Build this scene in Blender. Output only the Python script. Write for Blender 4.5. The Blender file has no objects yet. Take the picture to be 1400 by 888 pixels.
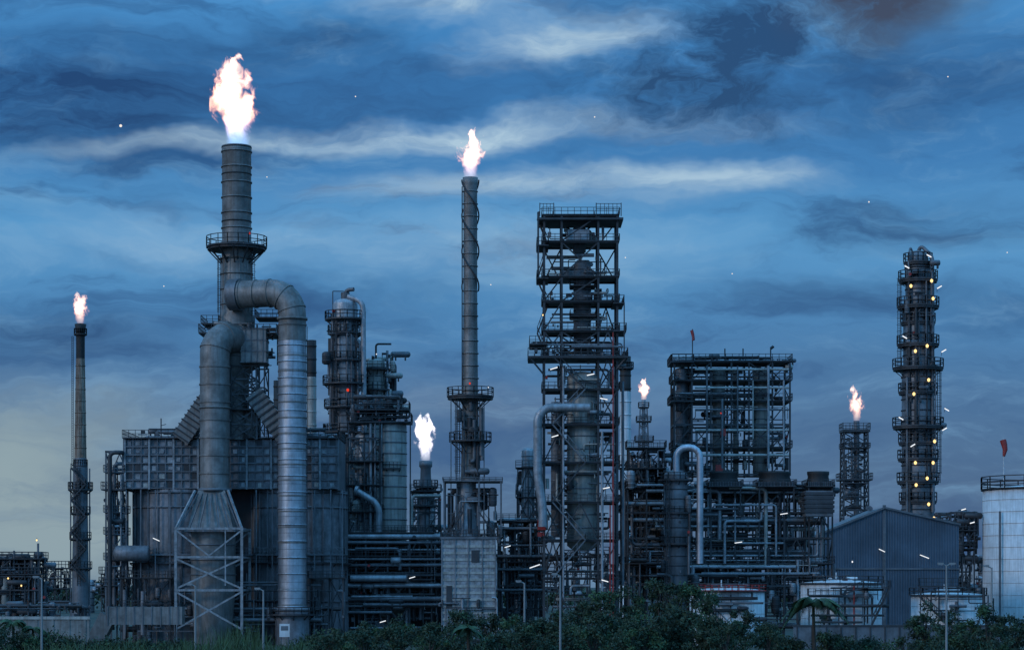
import bpy, math, random
from mathutils import Vector
R=random.Random(11)
sc=bpy.context.scene
sc.view_settings.view_transform='Standard'; sc.view_settings.look='None'; sc.view_settings.exposure=0
EYE=8.0
def lin(r,g,b):
    f=lambda c:(c/255/12.92 if c<=10 else ((c/255+0.055)/1.055)**2.4)
    return (f(r),f(g),f(b),1)
# ------------------------------------------------------------------ materials
def nodes(m):
    m.use_nodes=True; nt=m.node_tree; nt.nodes.clear(); return nt,nt.nodes,nt.links
def metal(name,col,metallic=.3,rough=.55,grime=.55,scale=.35,rust=.25,rustcol=(.09,.05,.03),bump=.15):
    m=bpy.data.materials.new(name); nt,N,L=nodes(m)
    o=N.new('ShaderNodeOutputMaterial'); p=N.new('ShaderNodeBsdfPrincipled'); L.new(p.outputs[0],o.inputs[0])
    tc=N.new('ShaderNodeTexCoord')
    n1=N.new('ShaderNodeTexNoise'); n1.inputs['Scale'].default_value=scale; n1.inputs['Detail'].default_value=5; n1.inputs['Roughness'].default_value=.7
    L.new(tc.outputs['Object'],n1.inputs['Vector'])
    r1=N.new('ShaderNodeMapRange'); r1.inputs[1].default_value=.38; r1.inputs[2].default_value=.66
    L.new(n1.outputs[0],r1.inputs[0])
    mx=N.new('ShaderNodeMix'); mx.data_type='RGBA'
    mx.inputs[6].default_value=(*col,1); mx.inputs[7].default_value=(*[c*(1-grime) for c in col],1)
    L.new(r1.outputs[0],mx.inputs[0])
    mp=N.new('ShaderNodeMapping'); mp.inputs['Scale'].default_value=(2.6,2.6,.14); L.new(tc.outputs['Object'],mp.inputs[0])
    n2=N.new('ShaderNodeTexNoise'); n2.inputs['Scale'].default_value=1.3; n2.inputs['Detail'].default_value=4; L.new(mp.outputs[0],n2.inputs['Vector'])
    r2=N.new('ShaderNodeMapRange'); r2.inputs[1].default_value=.45; r2.inputs[2].default_value=.7; r2.inputs[4].default_value=rust
    L.new(n2.outputs[0],r2.inputs[0])
    m2=N.new('ShaderNodeMix'); m2.data_type='RGBA'; L.new(r2.outputs[0],m2.inputs[0]); L.new(mx.outputs[2],m2.inputs[6]); m2.inputs[7].default_value=(*rustcol,1)
    L.new(m2.outputs[2],p.inputs['Base Color'])
    p.inputs['Metallic'].default_value=metallic
    r3=N.new('ShaderNodeMapRange'); r3.inputs[3].default_value=rough-.1; r3.inputs[4].default_value=min(1,rough+.2); L.new(n1.outputs[0],r3.inputs[0]); L.new(r3.outputs[0],p.inputs['Roughness'])
    if bump:
        b=N.new('ShaderNodeBump'); b.inputs['Strength'].default_value=bump; b.inputs['Distance'].default_value=.15; L.new(n1.outputs[0],b.inputs['Height']); L.new(b.outputs[0],p.inputs['Normal'])
    return m
def emis(name,col,s):
    m=bpy.data.materials.new(name); nt,N,L=nodes(m)
    o=N.new('ShaderNodeOutputMaterial'); e=N.new('ShaderNodeEmission'); e.inputs[0].default_value=(*col,1); e.inputs[1].default_value=s; L.new(e.outputs[0],o.inputs[0]); return m
MT={
'dark':metal('dark_steel',(.055,.058,.066),.2,.55,bump=0),
'black':metal('sooty_steel',(.02,.02,.022),.1,.6,bump=0),
'steel':metal('grey_steel',(.175,.185,.205),.3,.5,bump=0),
'grey':metal('furnace_plate',(.25,.255,.28),.25,.5,.6,.5,.55,(.1,.09,.085)),
'panel':metal('furnace_panel',(.34,.35,.37),.1,.55,.6,1.2,.45,(.12,.1,.09),0),
'duct':metal('weathered_duct',(.25,.24,.235),.3,.5,.55,.5,.55,(.12,.095,.075)),
'silver':metal('aluminium_cladding',(.52,.545,.6),.7,.4,.5,.35,.4,(.2,.19,.19),.08),
'pipe':metal('pipe_cladding',(.37,.39,.42),.4,.45,.5,.6,.35,bump=0),
'beige':metal('insulated_vessel',(.45,.44,.41),.15,.5,.45,.4,.5,(.15,.12,.09),0),
'white':metal('white_paint',(.68,.68,.69),0,.5,.25,.4,.5,(.28,.25,.22),0),
'pale':metal('galvanised_pole',(.28,.28,.28),.2,.5,.2,.4,.1,bump=0),
'red':metal('red_paint',(.38,.025,.02),0,.45,.3,.5,.3,bump=0),
'rust':metal('rusty_steel',(.22,.14,.1),.2,.7,.6,.9,.7,(.4,.34,.28),0),
'shed':metal('blue_cladding',(.115,.15,.2),.1,.5,.4,.12,.35,(.07,.075,.085),0),
'conc':metal('concrete',(.25,.245,.235),0,.9,.5,.6,.5,bump=0),
'bark':metal('bark',(.06,.05,.04),0,.9,.4,2,.2,bump=0),
'lampw':emis('lamp_white',(.9,.95,1),1.1),
'lampy':emis('lamp_warm',(1,.7,.28),1.7),
'lampr':emis('lamp_red',(1,.06,.02),.8),
}
# ------------------------------------------------------------------ mesh builder (site grid: unit = D/3000 m, u east, w away, v down)
class B:
    def __init__(s,name,D):
        s.name=name; s.D=D; s.k=D/3000.; s.V=[]; s.F=[]; s.M=[]; s.S=[]; s.mats=[]; s.g=800+EYE/s.k
    def P(s,u,w,v): return Vector(((u-700)*s.k, s.D+w*s.k, EYE+(800-v)*s.k))
    def mi(s,m):
        if m not in s.mats: s.mats.append(m)
        return s.mats.index(m)
    def add(s,vs,fs,m,smooth=False):
        o=len(s.V); s.V.extend(vs); i=s.mi(m)
        for f in fs: s.F.append([a+o for a in f]); s.M.append(i); s.S.append(smooth)
    def box(s,u0,u1,w0,w1,v0,v1,m):
        a=s.P(u0,w0,v1); b=s.P(u1,w1,v0)
        vs=[Vector((x,y,z)) for z in (a.z,b.z) for y in (a.y,b.y) for x in (a.x,b.x)]
        s.add(vs,[(0,2,3,1),(4,5,7,6),(0,1,5,4),(2,6,7,3),(0,4,6,2),(1,3,7,5)],m)
    def beam(s,p,q,t,m,t2=None):
        a=s.P(*p); b=s.P(*q); d=b-a
        if d.length<1e-6: return
        d.normalize(); up=Vector((0,0,1)) if abs(d.z)<.95 else Vector((0,1,0))
        x=d.cross(up).normalized(); y=x.cross(d); t=t*s.k/2; t2=(t2*s.k/2 if t2 else t)
        vs=[c+x*i*t+y*j*t2 for c in (a,b) for i,j in ((-1,-1),(1,-1),(1,1),(-1,1))]
        s.add(vs,[(3,2,1,0),(4,5,6,7),(0,1,5,4),(1,2,6,5),(2,3,7,6),(3,0,4,7)],m)
    def sweep(s,path,rad,m,seg=8,caps=True):
        n=len(path); vs=[]; fs=[]; prev=None
        for i,p in enumerate(path):
            d=(path[min(i+1,n-1)]-path[max(i-1,0)]).normalized()
            if prev is None:
                up=Vector((0,0,1)) if abs(d.z)<.9 else Vector((0,1,0)); x=d.cross(up).normalized()
            else: x=(prev-d*prev.dot(d)).normalized()
            prev=x; y=d.cross(x); r=rad[i] if isinstance(rad,list) else rad
            for j in range(seg):
                a=2*math.pi*j/seg; vs.append(p+x*math.cos(a)*r+y*math.sin(a)*r)
        for i in range(n-1):
            for j in range(seg):
                k=(j+1)%seg; fs.append((i*seg+j,i*seg+k,(i+1)*seg+k,(i+1)*seg+j))
        s.add(vs,fs,m,seg>5)
        if caps: s.add([v.copy() for v in vs[:seg]],[tuple(range(seg))[::-1]],m); s.add([v.copy() for v in vs[-seg:]],[tuple(range(seg))],m)
    def cyl(s,p,q,r,m,seg=10,r2=None): s.sweep([s.P(*p),s.P(*q)],[r*s.k,(r if r2 is None else r2)*s.k],m,seg)
    def pipe(s,pts,r,m,seg=8,bend=None,band=0,bm=None):
        W=[s.P(*p) for p in pts]; r*=s.k; bend=(bend*s.k if bend else 2.5*r); path=[W[0]]
        for i in range(1,len(W)-1):
            a,b,c=W[i-1:i+2]; d1=(a-b); d2=(c-b)
            if d1.length<1e-5 or d2.length<1e-5: continue
            t=min(bend,.48*d1.length,.48*d2.length) if len(W)>3 else min(bend,.9*d1.length,.9*d2.length)
            d1.normalize(); d2.normalize(); p0=b+d1*t; p3=b+d2*t; c1=p0-d1*t*.5523; c2=p3-d2*t*.5523
            n=4 if r<s.k*6 else 9
            for j in range(n+1):
                q=j/n; path.append(p0*(1-q)**3+c1*3*q*(1-q)**2+c2*3*q*q*(1-q)+p3*q**3)
        path.append(W[-1]); path=[p for i,p in enumerate(path) if i==0 or (p-path[i-1]).length>1e-4]
        s.sweep(path,r,m,seg)
        if band:
            acc=0; nxt=band*s.k*.5
            for a,b in zip(path,path[1:]):
                L=(b-a).length; d=(b-a)/L
                while nxt<=acc+L:
                    c=a+d*(nxt-acc); h=.055*r; s.sweep([c-d*h,c+d*h],r*1.06,bm or m,seg); nxt+=band*s.k
                acc+=L
    def lathe(s,u,w,prof,m,seg=28):
        c=s.P(u,w,800); vs=[]; fs=[]
        for r,v in prof:
            z=EYE+(800-v)*s.k
            for j in range(seg):
                a=2*math.pi*j/seg; vs.append(Vector((c.x+math.cos(a)*r*s.k,c.y+math.sin(a)*r*s.k,z)))
        for i in range(len(prof)-1):
            for j in range(seg):
                k=(j+1)%seg; fs.append((i*seg+j,(i+1)*seg+j,(i+1)*seg+k,i*seg+k))
        s.add(vs,fs,m,True)
    def vessel(s,u,w,v0,v1,r,m,dome=.5,bands=0,bm=None,seg=24):
        pr=[(r*math.sin(a),v0+r*dome*(1-math.cos(a))) for a in [i*math.pi/12 for i in range(7)]]
        pr[0]=(.01,v0); s.lathe(u,w,pr+[(r,v1),(r*.6,v1+r*.3)],m,seg)
        if bands:
            v=v0+r*dome+bands*.5
            while v<v1: s.ring(u,w,v,r,bm or m,1.04,1.4,seg); v+=bands
    def ring(s,u,w,v,r,m,f=1.06,h=2,seg=24):
        s.lathe(u,w,[(r*.98,v-h/2),(r*f,v-h/2),(r*f,v+h/2),(r*.98,v+h/2)],m,seg)
    def rail(s,pts,m,h=10,step=9,t=.7):
        for (u0,w0,v0),(u1,w1,v1) in zip(pts,pts[1:]):
            L=math.dist((u0,w0,v0),(u1,w1,v1)); n=max(1,round(L/step))
            for hh in (h,h*.5): s.beam((u0,w0,v0-hh),(u1,w1,v1-hh),t,m)
            for i in range(n+1):
                q=i/n; a=(u0+(u1-u0)*q,w0+(w1-w0)*q,v0+(v1-v0)*q); s.beam(a,(a[0],a[1],a[2]-h),t,m)
    def cplat(s,u,w,v,ri,ro,m,h=10,brk=True,a0=0,a1=360,t=.7):
        n=max(8,int(18*(a1-a0)/360)); A=[math.radians(a0+(a1-a0)*i/n) for i in range(n+1)]
        c=lambda r,a,vv:(u+r*math.cos(a),w+r*math.sin(a),vv)
        vs=[];fs=[]
        for a in A:
            for r,vv in ((ri*.97,v),(ro,v),(ro,v+2.2),(ri*.97,v+1.6)): vs.append(s.P(*c(r,a,vv)))
        for i in range(n):
            for j in range(4):
                k=(j+1)%4; fs.append((i*4+j,i*4+4+j,i*4+4+k,i*4+k))
        s.add(vs,fs,m)
        s.rail([c(ro-.4,a,v) for a in A],m,h,99,t)
        if brk:
            for a in A[::2]: s.beam(c(ri,a,v+(ro-ri)*.95),c(ro-1,a,v+2),1.1,m); 
    def rplat(s,u0,u1,w0,w1,v,m,h=10,th=1.6,rail=True):
        s.box(u0,u1,w0,w1,v,v+th,m)
        if rail: s.rail([(u0,w0,v),(u1,w0,v),(u1,w1,v),(u0,w1,v),(u0,w0,v)],m,h)
    def ladder(s,u,w,v0,v1,m,wd=4,cage=True):
        for d in (-wd/2,wd/2): s.beam((u+d,w,v0),(u+d,w,v1),.7,m)
        v=v0
        while v<v1: s.beam((u-wd/2,w,v),(u+wd/2,w,v),.5,m); v+=3.2
        if cage:
            v=v0
            while v<v1-12:
                pts=[(u+wd*.9*math.cos(a),w-1-wd*1.1*math.sin(a),v) for a in [math.pi*i/5 for i in range(6)]]
                for a,b in zip(pts,pts[1:]): s.beam(a,b,.5,m)
                v+=9
            for a in (.25,.5,.75):
                x=u+wd*.9*math.cos(a*math.pi); y=w-1-wd*1.1*math.sin(a*math.pi); s.beam((x,y,v0),(x,y,v1-12),.45,m)
    def flight(s,u0,u1,w,v0,v1,m,h=9):
        for d in (0,6):
            s.beam((u0,w+d,v0),(u1,w+d,v1),1.8,m); s.beam((u0,w+d,v0-h),(u1,w+d,v1-h),.7,m)
            for i in range(5):
                q=i/4; x=u0+(u1-u0)*q; y=v0+(v1-v0)*q; s.beam((x,w+d,y),(x,w+d,y-h),.6,m)
        for i in range(12):
            q=(i+.5)/12; x=u0+(u1-u0)*q; y=v0+(v1-v0)*q; s.box(x-1,x+1,w,w+6,y-.2,y+.2,m)
    def frame(s,us,ws,vs,t,m,deck=.8,rail=True,brace=.5,base=None,rnd=None,bt=None):
        rnd=rnd or R; bt=bt or t*.7
        b=base if base else vs[-1]
        for u in us:
            for w in ws: s.beam((u,w,vs[0]-1),(u,w,b),t,m)
        for v in vs[:-1] if not base else vs:
            for w in ws: s.beam((us[0]-1,w,v+.1),(us[-1]+1,w,v+.1),t*.85,m,t*1.1)
            for u in us: s.beam((u,ws[0]-1,v+.25),(u,ws[-1]+1,v+.25),t*.8,m,t)
            if rnd.random()<deck:
                s.rplat(us[0]-3,us[-1]+3,ws[0]-3,ws[-1]+3,v-1.2,m,9,1.1,rail)
        for i in range(len(vs)-1):
            a,b2=vs[i]+1,vs[i+1]-1
            for w in (ws[0],ws[-1]):
                for u0,u1 in zip(us,us[1:]):
                    q=rnd.random()
                    if q<brace*.4: s.beam((u0,w,a),(u1,w,b2),bt,m); s.beam((u1,w+.5,a),(u0,w+.5,b2),bt,m)
                    elif q<brace*.7: s.beam((u0,w,b2),(u1,w,a),bt,m)
                    elif q<brace: mdl=(u0+u1)/2; s.beam((u0,w,b2),(mdl,w,a),bt,m); s.beam((u1,w,b2),(mdl,w,a),bt,m)
            for u in (us[0],us[-1]):
                for w0,w1 in zip(ws,ws[1:]):
                    if rnd.random()<brace: s.beam((u,w0,a),(u,w1,b2),bt,m)
    def clutter(s,u0,u1,w0,w1,v0,v1,n,mats=('pipe','steel','dark','beige'),rnd=None,big=1):
        r=rnd or R; U=lambda:r.uniform(u0,u1); W=lambda:r.uniform(w0,w1); Vv=lambda:r.uniform(v0,v1)
        for i in range(n):
            m=r.choice(mats); q=r.random(); rr=r.choice((.7,.9,1.2,1.6,2.2,3))*big
            if q<.22:
                a,b=sorted((Vv(),Vv())); u,w=U(),W(); s.cyl((u,w,a),(u,w,b),rr,m,8)
            elif q<.42:
                a,b=sorted((U(),U())); v,w=Vv(),W(); s.cyl((a,w,v),(b,w,v),rr,m,8)
            elif q<.68:
                u,w,v=U(),W(),Vv(); uu,vv,ww=U(),Vv(),W(); s.pipe([(u,w,v),(uu,w,v),(uu,w,vv),(uu,ww,vv)] if r.random()<.5 else [(u,w,v),(u,w,vv),(uu,w,vv)],rr*.9,m,8)
            elif q<.76:
                u,w,v=U(),W(),Vv(); hh=min(v1-v,r.uniform(12,26)*big); s.vessel(u,w,v,v+hh,r.uniform(3,6)*big,m,.6,6,None,14)
            elif q<.83:
                u,w,v=U(),W(),Vv(); l=r.uniform(10,24)*big; rd=r.uniform(3,5)*big
                P=[s.P(u+l*x,w,v) for x in (-.12,-.08,0,1,1.08,1.12)]; s.sweep(P,[.2*rd*s.k,.7*rd*s.k,rd*s.k,rd*s.k,.7*rd*s.k,.2*rd*s.k],m,14)
                for x in (.2,.8): s.box(u+l*x-1,u+l*x+1,w-rd*.7,w+rd*.7,v+rd*.7,v+rd+4,'dark')
            elif q<.91:
                u,w,v=U(),W(),Vv(); a,b=r.uniform(2,6),r.uniform(2,7); s.box(u,u+a,w,w+a,v,v+b,m)
            else:
                u,w,v=U(),W(),Vv(); s.cyl((u,w,v),(u,w-3,v),.5,'dark',6); s.cyl((u,w-3,v),(u,w-3.5,v),2,r.choice(('dark','dark','dark','dark','red')),10); s.cyl((u,w,v-2.5),(u,w,v+2.5),2,m,8)
    def tube(s,u,w,v,l=9,sl=-.35,m='lampw',r=.6):
        s.beam((u,w+1,v+5),(u,w,v),.5,'dark'); s.cyl((u,w,v),(u+l,w-1,v+l*sl),r,m,6); s.beam((u,w,v-r*1.3),(u+l,w-1,v+l*sl-r*1.3),r*1.5,'pale',.4)
    def bulb(s,u,w,v,m='lampy',r=1.1):
        s.beam((u,w+2,v-3),(u,w,v-1.5),.6,'dark'); s.lathe(u,w,[(.1,v-r*1.4),(r*.9,v-r*.7),(r,v),(r*.7,v+r*.8),(.1,v+r*1.2)],m,8)
    def lattice(s,u,w,v0,v1,h0,h1,n,m,t=1.1):
        for i in range(n):
            q0,q1=i/n,(i+1)/n; a=v0+(v1-v0)*q0; b=v0+(v1-v0)*q1; x=h0+(h1-h0)*q0; y=h0+(h1-h0)*q1
            C0=[(u-x,w-x,a),(u+x,w-x,a),(u+x,w+x,a),(u-x,w+x,a)]; C1=[(u-y,w-y,b),(u+y,w-y,b),(u+y,w+y,b),(u-y,w+y,b)]
            for j in range(4):
                k=(j+1)%4; s.beam(C0[j],C1[j],t*1.3,m); s.beam(C0[j],C0[k],t,m); s.beam(C0[j],C1[k],t*.8,m); s.beam(C0[k],C1[j],t*.8,m)
    def done(s):
        xs=[v.x for v in s.V]; ys=[v.y for v in s.V]; zs=[v.z for v in s.V]
        o=Vector(((min(xs)+max(xs))/2,(min(ys)+max(ys))/2,max(0,min(zs))))
        me=bpy.data.meshes.new(s.name); me.from_pydata([v-o for v in s.V],[],s.F)
        for m in s.mats: me.materials.append(MT[m])
        me.polygons.foreach_set('material_index',s.M); me.polygons.foreach_set('use_smooth',s.S); me.update()
        ob=bpy.data.objects.new(s.name,me); ob.location=o; sc.collection.objects.link(ob); return ob
# ------------------------------------------------------------------ furnace building
b=B('reformer_furnace_building',300); G=b.g
def drum(u,w,r):
    b.lathe(u,w,[(r,668),(r,G)],'grey',56)
    for i in range(26):
        a=2*math.pi*i/26; x=u+(r+1)*math.cos(a); y=w+(r+1)*math.sin(a); b.beam((x,y,668),(x,y,G),2,'steel')
    for v in (672,692,757,768,822): b.ring(u,w,v,r,'steel',1.03,2,56)
    b.cplat(u,w,768,r,r+7,'dark',9); 
drum(238,75,67); drum(402,75,66)
b.box(285,350,60,140,668,G,'dark')
b.box(170,458,12,135,600,667,'grey')
for i in range(27):
    u=169+i*11.15; big=i%3==0; b.box(u-(1.3 if big else .6),u+(1.3 if big else .6),8.2 if big else 9.5,13,598,668,'panel' if big else 'steel')
for j in range(7): b.box(167,461,9,13,598+j*11.4-.8,598+j*11.4+.8,'steel')
for i in range(26):
    for j in range(6):
        q=R.random(); u=170.5+i*11.15; v=600+j*11.4
        if q<.6: b.box(u+1+R.random()*2,u+8.6-R.random()*2,10.8-R.random(),12.5,v+1.2+R.random()*2,v+9-R.random()*2,'panel' if q<.4 else ('beige' if q<.44 else 'steel'))
        elif q<.72: b.box(u+.5,u+9,11,12.5,v,v+10,'dark')
for u in (167,461): b.box(u-1,u+1,12,136,597,669,'steel')
b.rplat(166,462,6,140,597,'dark',10)
b.clutter(175,270,30,120,580,597,26,('dark','steel')); b.clutter(360,455,30,120,578,597,30,('dark','steel','pipe'))
b.cyl((217,20,597),(217,20,570),.8,'dark',6); b.cyl((217,20,580),(224,20,578),.5,'dark',6)
b.rplat(165,345,2,12,757,'steel',9); b.rplat(350,470,2,12,757,'steel',9)
for u in (172,192,212,232,350,372,430,452,468): b.beam((u,3,669),(u,3,G),1.5,'steel')
b.frame([143,166],[10,50],[616,645,668,700,730,765,800,G],2,'steel',.8,True,.5); b.clutter(141,168,5,50,620,860,60,('dark','steel','pipe'))
b.pipe([(150,0,860),(150,0,618),(166,0,618),(166,30,618)],3,'dark'); b.rplat(138,170,0,40,668,'dark')
b.sweep([b.P(x,-6,756) for x in (156,159,162,203,205)],[x*b.k for x in (3,9,11,11,9)],'grey',18)
b.clutter(170,470,-12,0,800,875,80,('dark','steel','grey')); b.clutter(170,470,-6,0,775,875,25,('dark','steel','grey'))
b.frame([168,200,235],[-16,0],[790,830,G],1.6,'dark',.7,True,.4)
b.frame([425,450,470],[-10,10],[790,830,G],1.6,'dark',.7,True,.5)
b.tube(210,-5,735,9,.45); b.done()
# ------------------------------------------------------------------ main stack
b=B('chimney_stack',300)
b.lathe(321,20,[(18,196),(20.5,196),(20.5,204),(20,205),(20,330),(21,360),(22,425),(25,432),(25,500),(17,512),(17,600)],'duct',40)
b.lathe(321,20,[(18,196),(18,230),(.1,230)],'black',40)
for v in range(204,430,21): b.ring(321,20,v,20 if v<330 else 21.4,'duct',1.07,1.6,40)
for v in (198,235,300): b.ring(321,20,v,20.2,'black',1.03,1.6,40)
for i in range(10):
    a=i*math.pi/5; b.beam((321+21*math.cos(a),20+21*math.sin(a),350),(321+21.6*math.cos(a),20+21.6*math.sin(a),425),1,'duct')
b.cplat(321,20,334,20,42,'dark',13,True,t=1.0); b.cplat(321,20,337,20,40,'dark',1,False)
for i in range(12):
    a=i*math.pi/6; b.beam((321+21*math.cos(a),20+21*math.sin(a),358),(321+40*math.cos(a),20+41*math.sin(a),338),1.6,'dark')
b.bulb(343,-14,321,'lampr',1.2)
b.ladder(345,10,334,440,'dark',4); b.ladder(300,-2,350,440,'dark',3)
b.rplat(273,379,-12,60,455,'dark',11,2); b.rplat(276,300,-10,55,442,'dark',10); b.rplat(350,382,-10,40,434,'dark',10)
for u in (276,300,345,376): b.beam((u,-10,456),(321+(u-321)*.4,5,482),1.8,'dark')
b.clutter(275,378,-8,40,440,500,55,('dark','steel','duct'))
b.box(331,365,-14,20,450,497,'duct')
for v in (450,465,480,495): b.box(330,366,-15,21,v,v+1.5,'steel')
for u in (337,345,353,361): b.box(u-.5,u+.5,-15,0,450,497,'steel')
b.lattice(333,20,497,600,17,18,5,'steel',1.8)
for (p,q) in (((283,15,546),(246,15,600)),((347,5,538),(392,5,600))):
    b.beam(p,q,30,'duct',25)
    for i in range(9):
        t=(i+.5)/9; t2=t+.03; b.beam(tuple(p[j]+(q[j]-p[j])*t for j in range(3)),tuple(p[j]+(q[j]-p[j])*t2 for j in range(3)),33,'dark',28)
b.box(300,350,10,60,560,598,'duct')
b.frame([300,316,345,362],[-5,45],[500,530,560,597],1.8,'dark',.5,True,.7)
b.done()
# ------------------------------------------------------------------ big ducts
b=B('flue_gas_duct',300); G=b.g
b.pipe([(322,-10,404),(403,-34,404),(403,-34,G)],18.5,'duct',32,30,21)
b.sweep([b.P(403,-34,470),b.P(403,-34,835)],17.4*b.k*1.09,'silver',32)
for v in range(476,840,22): b.ring(403,-34,v,19,'silver',1.06,1.6,32)
for v in range(487,830,22): b.ring(403,-34,v,19,'steel',1.01,.5,32)
b.ring(403,-34,832,19,'grey',1.25,4,32); b.ring(403,-34,440,18.5,'duct',1.12,3,32)
b.cyl((403,-34,835),(403,-34,G),23,'grey',24)
b.cyl((316,-8,404),(330,-12,404),21.5,'steel',28)
b.cplat(403,-34,838,20,31,'dark',9)
b.beam((423,-34,450),(423,-34,840),1,'dark'); b.done()
b=B('flue_gas_duct',300)
b.pipe([(330,10,463),(298,-32,463),(298,-32,672)],20,'duct',32,24,24)
b.ring(298,-32,560,20,'duct',1.08,2,32); b.ring(298,-32,671,20,'steel',1.14,4,32)
def tap(v0,v1,a,c,m,u=296,w=-32):
    vs=[b.P(u+i*a,w+j*a,v0) for i,j in ((-1,-1),(1,-1),(1,1),(-1,1))]+[b.P(u+i*c,w+j*c,v1) for i,j in ((-1,-1),(1,-1),(1,1),(-1,1))]
    b.add(vs,[(0,4,5,1),(1,5,6,2),(2,6,7,3),(3,7,4,0),(0,1,2,3)],m)
tap(672,722,18,30,'duct'); tap(722,728,34,34,'grey')
for i in range(7):
    q=-1+i/3; b.beam((296+18*q,-51,676),(296+40*q,-72,724),1.5,'steel')
for q in (-1,1): b.beam((296+22*q,-50,672),(296+44*q,-76,724),2.6,'panel'); 
b.lathe(296,-32,[(30,728),(30,800),(24,G)],'duct',28)
for v in (745,765,785): b.ring(296,-32,v,30,'steel',1.04,1.5,28)
for w in (-76,12):
    for u in (252,340): b.beam((u,w,722),(u,w,G),3.4,'panel')
    b.beam((318,w,722),(318,w,800),1.6,'panel')
    for v in (724,762,806): b.beam((250,w,v),(342,w,v),3,'panel')
    for a,c in ((764,804),(808,858)):
        b.beam((252,w-.3,a),(340,w-.3,c),2.4,'panel'); b.beam((340,w+.5,a),(252,w+.5,c),2.4,'panel')
    b.beam((252,w,726),(296,w,760),2,'panel'); b.beam((340,w,726),(296,w,760),2,'panel')
for u in (252,340):
    for v in (724,762,806): b.beam((u,-76,v),(u,12,v),2.6,'panel')
b.done()
b=B('low_level_duct',285)
b.box(146,250,-8,18,829,853,'duct'); b.beam((148,5,841),(126,5,884),26,'duct',22)
for u in range(148,250,12): b.box(u,u+1.4,-9,19,828,854,'steel')
for u in (160,200,240): b.beam((u,0,853),(u,0,b.g),2,'dark')
b.done()
# ------------------------------------------------------------------ slender chimneys
for (u,v0,r,D,m1,m2) in ((426,465,6.5,345,'black','beige'),(380,520,6,345,'black','black'),(855,487,7.5,480,'black','white')):
    b=B('chimney',D); vm=v0+(48 if u>800 else 50)
    b.lathe(u,0,[(r*.8,v0),(r,v0),(r,vm)],m1,20); b.lathe(u,0,[(r,vm),(r*1.08,b.g)],m2,20)
    for v in range(v0+8,740,18): b.ring(u,0,v,r,m1 if v<vm else m2,1.1,1.5,20)
    if u>800: b.cplat(u,0,502,r,r+4,'dark',7); b.lathe(u,0,[(r*.55,v0-6),(r*.55,v0)],'black',16)
    b.done()
# ------------------------------------------------------------------ flare stack far left
b=B('flare_stack',420)
b.lathe(110,0,[(4,442),(8,443),(6.5,452),(6,460),(6,490)],'black',20); b.lathe(110,0,[(6,490),(7.2,560),(8.2,626)],'rust',24)
b.lathe(110,0,[(8.4,626),(10,640),(10,700),(11.5,800),(13,b.g)],'steel',24)
b.cplat(110,0,456,6,9,'black',7); b.cplat(110,0,636,8,10,'dark',8); b.cplat(110,0,668,10,17,'dark',9,t=1); b.cplat(110,0,700,10,14,'dark',8); b.cplat(110,0,735,11,15,'dark',8); b.cplat(110,0,775,11,16,'dark',8)
for v in range(500,820,16): b.ring(110,0,v,6+(v-490)*.014,'rust' if v<626 else 'steel',1.1,1.3,20)
b.ladder(110,-12,640,800,'dark',4); b.ladder(100,-4,460,640,'dark',2,False)
for sd in (-1,1): b.pipe([(110+sd*13,-2,640),(110+sd*13,-2,b.g)],.9,'steel',6)
for i in range(7): b.flight(100+(i%2)*20,120-(i%2)*20,-16,640+i*22,662+i*22,'dark',6)
b.done()
# ------------------------------------------------------------------ distillation columns
b=B('distillation_column',330)
b.vessel(472,0,408,b.g,17,'pipe',.5,16,'steel'); b.lathe(472,0,[(6,400),(6,412)],'steel',14)
for v,ro in ((436,28),(455,24),(492,26),(524,31),(556,29),(590,30)): b.cplat(472,0,v,17,ro,'dark',10,t=1)
b.pipe([(472,0,410),(472,0,396),(484,-5,396)],3,'steel'); b.pipe([(476,-6,406),(497,-12,414),(499,-12,620)],3.6,'pipe',12)
b.pipe([(456,-14,430),(452,-14,610)],2,'steel'); b.pipe([(488,-16,440),(488,-16,600)],1.3,'dark')
b.ladder(460,-18,436,590,'dark',4); b.clutter(448,495,-22,8,425,600,60,('dark','steel','dark','pipe')); b.beam((455,0,430),(455,0,398),1.2,'dark'); b.beam((455,0,398),(470,0,398),1,'dark')
b.bulb(477,-22,535,'lampr',2); b.done()
b=B('distillation_column',335)
b.vessel(514,0,490,b.g,13,'beige',.5,12,'steel'); b.cplat(514,0,504,13,22,'dark',9); b.cplat(514,0,532,13,21,'dark',9); b.cplat(514,0,562,13,24,'dark',9)
b.pipe([(514,0,492),(514,0,470),(535,0,470)],1.4,'dark'); b.pipe([(530,-10,480),(530,-10,600)],1.8,'pipe'); b.clutter(498,540,-14,10,482,580,50,('dark','steel','beige')); b.bulb(516,-20,486,'lampw',.7); b.done()
b=B('distillation_column',322)
b.vessel(537,0,575,b.g,19,'beige',.4,15,'steel'); b.vessel(500,10,590,b.g,15,'pipe',.4,15,'steel')
b.rplat(476,563,-24,24,577,'dark',11,2.2); b.rplat(485,560,-20,24,560,'dark',10,2)
b.clutter(480,560,-20,20,542,578,60,('dark','steel')); b.cplat(537,0,640,19,24,'dark',8,a0=200,a1=300)
for u in (478,520,562): b.beam((u,-22,577),(u,-22,b.g),1.7,'dark')
for (u,r) in ((508,2),(514,1.3),(523,1)): b.cyl((u,-20,580),(u,-20,730),r,'pipe')
b.pipe([(490,-26,672),(520,-30,690),(520,-30,730)],4.5,'pipe',14); b.cyl((492,-27,672),(488,-26,671),7,'pipe',14)
b.frame([476,500,522],[-24,20],[600,632,664,700,728],1.8,'dark',.6,True,.5); b.clutter(470,500,-24,16,590,730,50); b.done()
b=B('process_module',345)
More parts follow.
